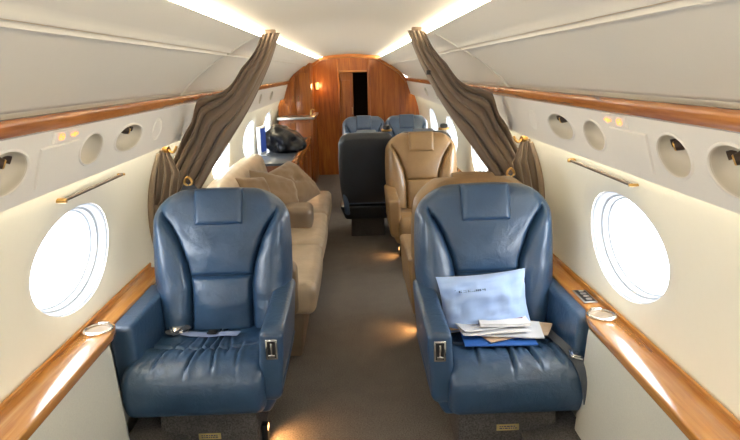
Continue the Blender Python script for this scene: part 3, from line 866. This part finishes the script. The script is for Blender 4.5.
pil = cushion_shape(.42, .268, .165, seed=2, wr=.030, pinch=.22).build('pillow', None, M['pillow'], angle=180); weld(pil)
pil.matrix_world = PM
tag(pil, 'pale blue pillow leaning on the back of the right front seat', 'pillow')
pv = BVHTree.FromPolygons([v.co.copy() for v in pil.data.vertices], [list(p.vertices) for p in pil.data.polygons])
def on_pil(x, z):
    h = pv.ray_cast(Vector((x, -1, z)), Vector((0, 1, 0)))[0]; return Vector((x, (h.y if h else -.03)-.0008, z))
mb = MB()
def mark(x0, x1, z0, z1): mb.grid([[on_pil(x0, z0), on_pil(x1, z0)], [on_pil(x0, z1), on_pil(x1, z1)]])
mb.add([on_pil(-.145, .052), on_pil(-.127, .052), on_pil(-.136, .066)], [(0, 1, 2)])
x = -.12
while x < .0:
    w = random.uniform(.004, .007); mark(x, x+w, .051, .060); x += w+random.choice((.003, .003, .007))
mb.build('printed_mark', pil, M['ink'], smooth=False)

def sheet(name, label, cat, mat, x, y, w, h, z, ang, th=.003, bend=0.0, group=None, seed=0, parent=None):
    rows_t, rows_b = [], []
    n = 8
    for i in range(n+1):
        a, b_ = [], []
        for j in range(n+1):
            u, v = i/n-.5, j/n-.5
            zz = bend*(u*u+v*v)*2+bend*.6*noise.noise(Vector((u*3+seed, v*3, seed)))
            a.append(Vector((u*w, v*h, zz+th))); b_.append(Vector((u*w, v*h, zz)))
        rows_t.append(a); rows_b.append(b_)
    mb = MB(); mb.grid(rows_t); mb.grid(rows_b, flip=True)
    per = lambda g: [g[0][j] for j in range(n)]+[g[i][n] for i in range(n)]+[g[n][j] for j in range(n, 0, -1)]+[g[i][0] for i in range(n, 0, -1)]
    mb.grid([per(rows_t), per(rows_b)], closed_u=True)
    o = mb.build(name, None, mat, angle=30); o.location = (x, y, z); o.rotation_euler = (math.radians(-2), 0, ang)
    tag(o, label, cat, group); return o
zb = max(top(RB, -.16+.04*i, -.13+.03*j, 0).z for i in range(10) for j in range(8))+.003
px, py = RX+.005, RY+.035
sheet('folder', 'bright blue card folder at the bottom of the paper pile', 'folder', M['folder'], px-.02, py-.048, .31, .22, zb, -.03, .004)
sheet('envelope', 'brown paper envelope poking out right of the paper pile', 'envelope', M['brown_paper'], px+.135, py+.015, .20, .15, zb+.006, -.45, .003, .004, seed=1)
sheet('envelope', 'brown paper slip at the left rear corner of the paper pile', 'envelope', M['brown_paper'], px-.175, py+.055, .09, .09, zb+.005, .1, .003, .002, seed=4)
sheet('envelope', 'cream brown sheet showing at the front of the paper pile', 'envelope', M['brown_paper'], px+.0, py-.045, .19, .14, zb+.009, .35, .002, .002, seed=5)
sheet('paper', 'lowest white sheet above the blue folder', 'paper', M['paper2'], px+.035, py-.015, .30, .19, zb+.012, -.18, .005, .006, 'papers on the right seat', 2)
sheet('paper', 'crumpled white sheet in the middle of the paper pile', 'paper', M['paper'], px-.035, py+.0, .30, .19, zb+.021, .06, .004, .010, 'papers on the right seat', 3)
sheet('paper', 'white sheet angled left near the top of the paper pile', 'paper', M['paper2'], px-.06, py+.02, .26, .17, zb+.031, .22, .003, .008, 'papers on the right seat', 6)
bk = sheet('booklet', 'white booklet with a plum stripe on top of the paper pile', 'booklet', M['paper'], px+.02, py+.015, .22, .135, zb+.042, -.03, .014, 0, None, 7)
mb = MB(); mb.box((-.005, -.005, .0142), (.09, .012, .0150), 0); mb.build('printed_stripe', bk, M['plum'])

# ------------------------------------------------------------------ sofa on the left
t = thing('sofa', 'long cream leather sofa along the left wall behind the front seat', 'sofa', (-.62, 4.5, 0))
SY0, SY1 = 3.12, 5.95
def so(x, y, z=0): return (x+.62, y-4.5, z)
mb = MB(); mb.box(so(-.94, SY0+.08, 0), so(-.27, SY1, .30), .02, 2, lambda c: (c.x-(.03 if c.z < .1 and c.x > 0 else 0), c.y, c.z)); mb.build('sofa_base', t, M['taupe'])
def pad(lo, hi, r, puff, mat, name):
    b = bmesh.new(); bmesh.ops.create_cube(b, size=1)
    for v in b.verts: v.co = Vector([lo[i] if v.co[i] < 0 else hi[i] for i in range(3)])
    bmesh.ops.bevel(b, geom=b.edges[:], offset=r, segments=6, profile=.5, affect='EDGES')
    bmesh.ops.subdivide_edges(b, edges=[e for e in b.edges if e.calc_length() > .08], cuts=8, use_grid_fill=True)
    for v in b.verts:
        u = [(v.co[i]-(lo[i]+hi[i])/2)/((hi[i]-lo[i])/2) for i in range(3)]
        if u[2] > .5: v.co.z += puff*(1-u[0]**2)*(1-u[1]**2)
        if u[0] > .5: v.co.x += puff*.6*(1-u[1]**2)*(1-u[2]**2)
        v.co += Vector((0, 0, .004*noise.noise(v.co*6)))
    mb = MB(); mb.bm(b); return mb.build(name, t, mat, angle=60)
for a, b_ in ((SY0, 4.02), (4.03, 4.98), (4.99, SY1)):
    pad(so(-.88, a, .285), so(-.205, b_, .455), .05, .02, M['cream'], 'seat_cushion')
# back cushions leaning on the wall
for a, b_ in ((SY0+.5, SY1-.25),):
    o = pad((-.10, a-4.5, .0), (.10, b_-4.5, .455), .08, .02, M['cream'], 'back_cushion')
    o.location = (-.20, 0, .43); o.rotation_euler = (0, math.radians(-14), 0)
# folding centre armrests
pad(so(-.66, 4.38, .44), so(-.30, 4.66, .615), .045, .008, M['taupe'], 'armrest')
pad(so(-.86, SY0-.06, .30), so(-.30, SY0+.09, .60), .04, .006, M['taupe'], 'armrest')

def throw(loc, nrm, spin, w, h, d, label, seed, tuft=.035):
    o = cushion_shape(w, h, d, seed=seed, wr=.016, tuft=tuft, pinch=.2).build('throw_pillow', None, M['throw'], angle=180); weld(o)
    n = Vector(nrm).normalized(); z = (Vector((0, 0, 1))-n*n.z).normalized(); x = (-n).cross(z).normalized()
    m = Matrix((x, -n, z)).transposed().to_4x4() @ Matrix.Rotation(math.radians(spin), 4, 'Y'); m.translation = Vector(loc)
    o.matrix_world = m; tag(o, label, 'pillow', 'tan throw pillows on the sofa'); return o
throw((-.525, 5.12, .655), (.55, -.42, .72), -14, .46, .42, .24, 'tan tufted throw pillow nearest the credenza on the sofa', 3)
throw((-.60, 4.68, .665), (.62, -.45, .64), 28, .42, .38, .21, 'tan throw pillow leaning against the tufted one', 8, .008)
throw((-.73, 4.42, .72), (.70, -.50, .50), 10, .32, .30, .18, 'small tan throw pillow showing above the left blue seat', 13, 0)

# ------------------------------------------------------------------ things on the credenza
b = bmesh.new(); bmesh.ops.create_icosphere(b, subdivisions=5, radius=1)
for v in b.verts:
    c = v.co.copy(); n_ = noise.noise(c*1.6+Vector((3, 1, 2)))*.30+noise.noise(c*3.0)*.07+noise.noise(c*7)*.02
    q = c*(1+n_)
    z = max(q.z, -.45)
    v.co = Vector((q.x*.215, q.y*.34, (z+.45)*.225*(1.0-.30*cl(q.x*.9+.2, 0, 1))))
mb = MB(); mb.bm(b); o = mb.build('jacket_bag', None, M['bag'], angle=180); o.location = (-.775, 7.15, .717)
tag(o, 'crumpled shiny black bag lying on the credenza top', 'bag')
t = thing('monitor', 'small blue screen in a pale casing by the left wall', 'monitor', (-.985, 6.75, .717))
mb = MB(); mb.box((-.05, -.06, 0), (.05, .06, .014), .004); mb.build('foot', t, M['white'])
mb = MB(); mb.box((-.10, -.015, .014), (.10, .025, .32), .01); mb.build('casing', t, M['white'])
mb = MB(); mb.box((-.085, -.018, .04), (.085, -.014, .30), .001, 1); mb.build('screen', t, M['screen'])
t.rotation_euler = (0, 0, math.radians(80))

# ------------------------------------------------------------------ curtains
def curtain(s, yc):
    nm = SIDE[s]
    t = thing('curtain', 'brown cabin curtain swept aside and tied back on the %s' % nm, 'curtain', (s*.9, yc, 0))
    # inner edge, outer edge from top to bottom
    inn = [(.355, 1.818), (.412, 1.67), (.488, 1.52), (.575, 1.375), (.680, 1.225), (.79, 1.07), (.875, .945), (.945, .865)]
    out = [(.452, 1.812), (.512, 1.715), (.605, 1.605), (.705, 1.530), (.832, 1.476), (.885, 1.370), (.935, 1.280), (1.055, 1.03)]
    nT, nS = 60, 110
    I = catmull([(a, 0, b) for a, b in inn], 10); O = catmull([(a, 0, b) for a, b in out], 10)
    rows = []
    K = len(I)
    for i in range(K):
        tt = i/(K-1); row = []
        wd = (O[i]-I[i]).length
        for j in range(nS+1):
            u = j/nS
            p = I[i].lerp(O[i], u)
            ph = u*2*PI*(5.2)+.7*math.sin(tt*4+u*4)+2.2*noise.noise(Vector((u*2.2, tt*1.6, s*3)))
            amp = .030*(.75+.5*noise.noise(Vector((u*3, tt*2, 7+s))))*lerp(1.1, .8, tt)
            q_ = .03*math.sin(tt*9+1)*math.sin(PI*tt)*u
            d = amp*math.sin(ph)+.007*math.sin(ph*1.7+tt*3)
            n2 = .012*math.cos(ph)
            dirv = (O[i]-I[i]).normalized()
            q = p+dirv*(n2*min(1, wd/.15)*math.sin(PI*u)-abs(q_)*.8)
            # belly towards the camera in the middle, the tail tucked back to the wall
            yb = -.05*math.sin(PI*u)*sm(0, .3, tt)
            row.append(Vector((s*q.x-s*.9, d+yb, q.z)))
        rows.append(row)
    mb = MB(); mb.grid(rows)
    o = mb.build('curtain_cloth', t, M['curtain'], angle=180, fix=False)
    sol = o.modifiers.new('Solidify', 'SOLIDIFY'); sol.thickness = .003; sol.offset = 0
    # side tail gathered along the wall below the hook
    rows = []
    for i in range(41):
        tt = i/40; z = lerp(1.215, .56, tt); row = []
        wid = interp(tt, [(0, .05), (.2, .15), (.42, .15), (.5, .075), (.6, .12), (1, .16)])
        for j in range(49):
            u = j/48
            x = circ(z)+.004-wid*(u)
            d = .022*math.sin(u*2*PI*3.5+tt*2)*(.6+.6*tt)
            row.append(Vector((s*x-s*.9, d-.17, z)))
        rows.append(row)
    mb = MB(); mb.grid(rows); o = mb.build('curtain_tail', t, M['curtain'], angle=180, fix=False)
    sol = o.modifiers.new('Solidify', 'SOLIDIFY'); sol.thickness = .003; sol.offset = 0
    # edge binding of the tail
    mb = MB(); mb.tube([(s*(circ(z)-.012-.9), -.205+.02*math.sin(z*5), z) for z in [lerp(1.20, .60, k/20) for k in range(21)]], [.010+.008*math.sin(PI*k/20) for k in range(21)], 8)
    mb.xf(Matrix.Translation((s*.9, yc, 0))); mb.xf(Matrix.Translation((-s*.9, -yc, 0)))
    mb.build('edge_binding', t, M['curtain_l'])
    zt = .895
    mb = MB(); rr = []
    for q in range(24):
        a = q*2*PI/24; rr.append((a,))
    rows = [[(s*(circ(zt)-.052-.9+.062*math.cos(q*2*PI/24)), -.17+.036*math.sin(q*2*PI/24), zt+dz+.008*math.cos(q*2*PI/24)*1) for q in range(24)] for dz in (-.022, .0, .022)]
    mb.grid(rows, closed_u=True); mb.build('tie_band', t, M['curtain_l'])
    # gold hook at the wall
    hx = s*(circ(1.205)-.055-.9)
    mb = MB(); mb.tube(catmull([(hx+s*.05, -.16, 1.205), (hx+s*.01, -.17, 1.215), (hx-s*.02, -.18, 1.20), (hx-s*.035, -.17, 1.215), (hx-s*.04, -.165, 1.232)], 6), .007, 8)
    mb.tube([(hx+s*.03, -.165, 1.215), (hx+s*.0, -.175, 1.215)], [.018, .018], 12); mb.build('wall_hook', t, M['gold'])
    # strap with gold ring in front of the cloth
    sx = s*(.872 if s < 0 else .905)-s*.9
    zr = 1.055 if s < 0 else 1.045
    mb = MB(); rows = []
    for z, w in ((zr-.02, .020), (zr-.06, .048), (zr-.13, .075), (zr-.2, .085)):
        rows.append([(sx-w, -.20, z), (sx, -.212, z), (sx+w, -.20, z), (sx+w, -.192, z), (sx-w, -.192, z)])
    mb.grid(rows, closed_u=True); st = mb.build('tieback_strap', t, M['belt'])
    mb = MB(); mb.tube([(sx+(.020-.006*math.sin(a))*math.cos(a), -.205, zr-.012+.024*math.sin(a)*(1 if math.sin(a) > 0 else .8)) for a in [k*2*PI/18 for k in range(19)]], .007, 8); mb.build('ring', st, M['gold'])
    # top fitting
    mb = MB(); mb.box((s*.405-s*.9-.030, -.012, 1.812), (s*.405-s*.9+.030, .012, 1.836), .006); mb.build('ceiling_clip', t, M['curtain'])
    if s > 0:
        mb = MB(); mb.box((.463-.9-.012, -.062, 1.575), (.463-.9+.012, -.046, 1.60), .003); mb.build('snap', t, M['black'])
    return t
curtain(-1, 3.45)
curtain(1, 3.50)

# ------------------------------------------------------------------ floor lamps
def foot_light(x, y, label, e):
    t = thing('aisle_light', label, 'floor light', (x, y, 0), group='amber aisle floor lights')
    mb = MB(); mb.box((-.014, -.022, 0), (.014, .022, .085), .004); mb.build('housing', t, M['black'])
    sgn = 1 if x < 0 else -1
    mb = MB(); mb.box((sgn*.014-.002, -.016, .058), (sgn*.014+.002, .016, .080), .001, 1); mb.build('lens', t, M['foot'])
    L = bpy.data.lights.new('aisle_light_glow', 'SPOT'); L.energy = e; L.color = (1, .48, .16); L.spot_size = math.radians(130); L.spot_blend = .8; L.shadow_soft_size = .015
    o = bpy.data.objects.new('aisle_light_glow', L); COL.objects.link(o); o.location = (x+sgn*.03, y, .09)
    o.rotation_euler = Vector((sgn*.75, 0, -.6)).to_track_quat('-Z', 'Y').to_euler()
foot_light(-.402, 2.40, 'amber floor light glowing beside the left front seat pedestal', 3.0)
foot_light(.425, 3.52, 'amber floor light glowing behind the right front seat', 2.2)
foot_light(.425, 5.10, 'amber floor light glowing at the base of the forward facing tan seat', 1.6)

# ------------------------------------------------------------------ world and camera
w = bpy.data.worlds.new('World'); bpy.context.scene.world = w; w.use_nodes = True
bg = w.node_tree.nodes['Background']; bg.inputs['Color'].default_value = (.93, .965, 1.0, 1); bg.inputs['Strength'].default_value = 8.0

f = 600.0
CX, CZ = .03, 1.60
yaw, pit, roll = .025, .2425, math.radians(1.4)
F = Vector((math.sin(yaw)*math.cos(pit), math.cos(yaw)*math.cos(pit), -math.sin(pit)))
R0 = Vector((math.cos(yaw), -math.sin(yaw), 0)); U0 = R0.cross(F)
R_ = R0*math.cos(roll)-U0*math.sin(roll); U_ = U0*math.cos(roll)+R0*math.sin(roll)
cam = bpy.data.cameras.new('camera'); co = bpy.data.objects.new('camera', cam); COL.objects.link(co)
mt = Matrix((R_, U_, -F)).transposed().to_4x4(); mt.translation = (CX, 0, CZ); co.matrix_world = mt
cam.sensor_width = 36; cam.lens = f*36/740; cam.clip_start = .02
sc = bpy.context.scene; sc.camera = co
sc.view_settings.view_transform = 'Standard'; sc.view_settings.look = 'None'; sc.view_settings.gamma = 1; sc.view_settings.use_curve_mapping = False
sc.view_settings.exposure = .48
sc.cycles.use_denoising = True
sc.cycles.max_bounces = 12; sc.cycles.diffuse_bounces = 6
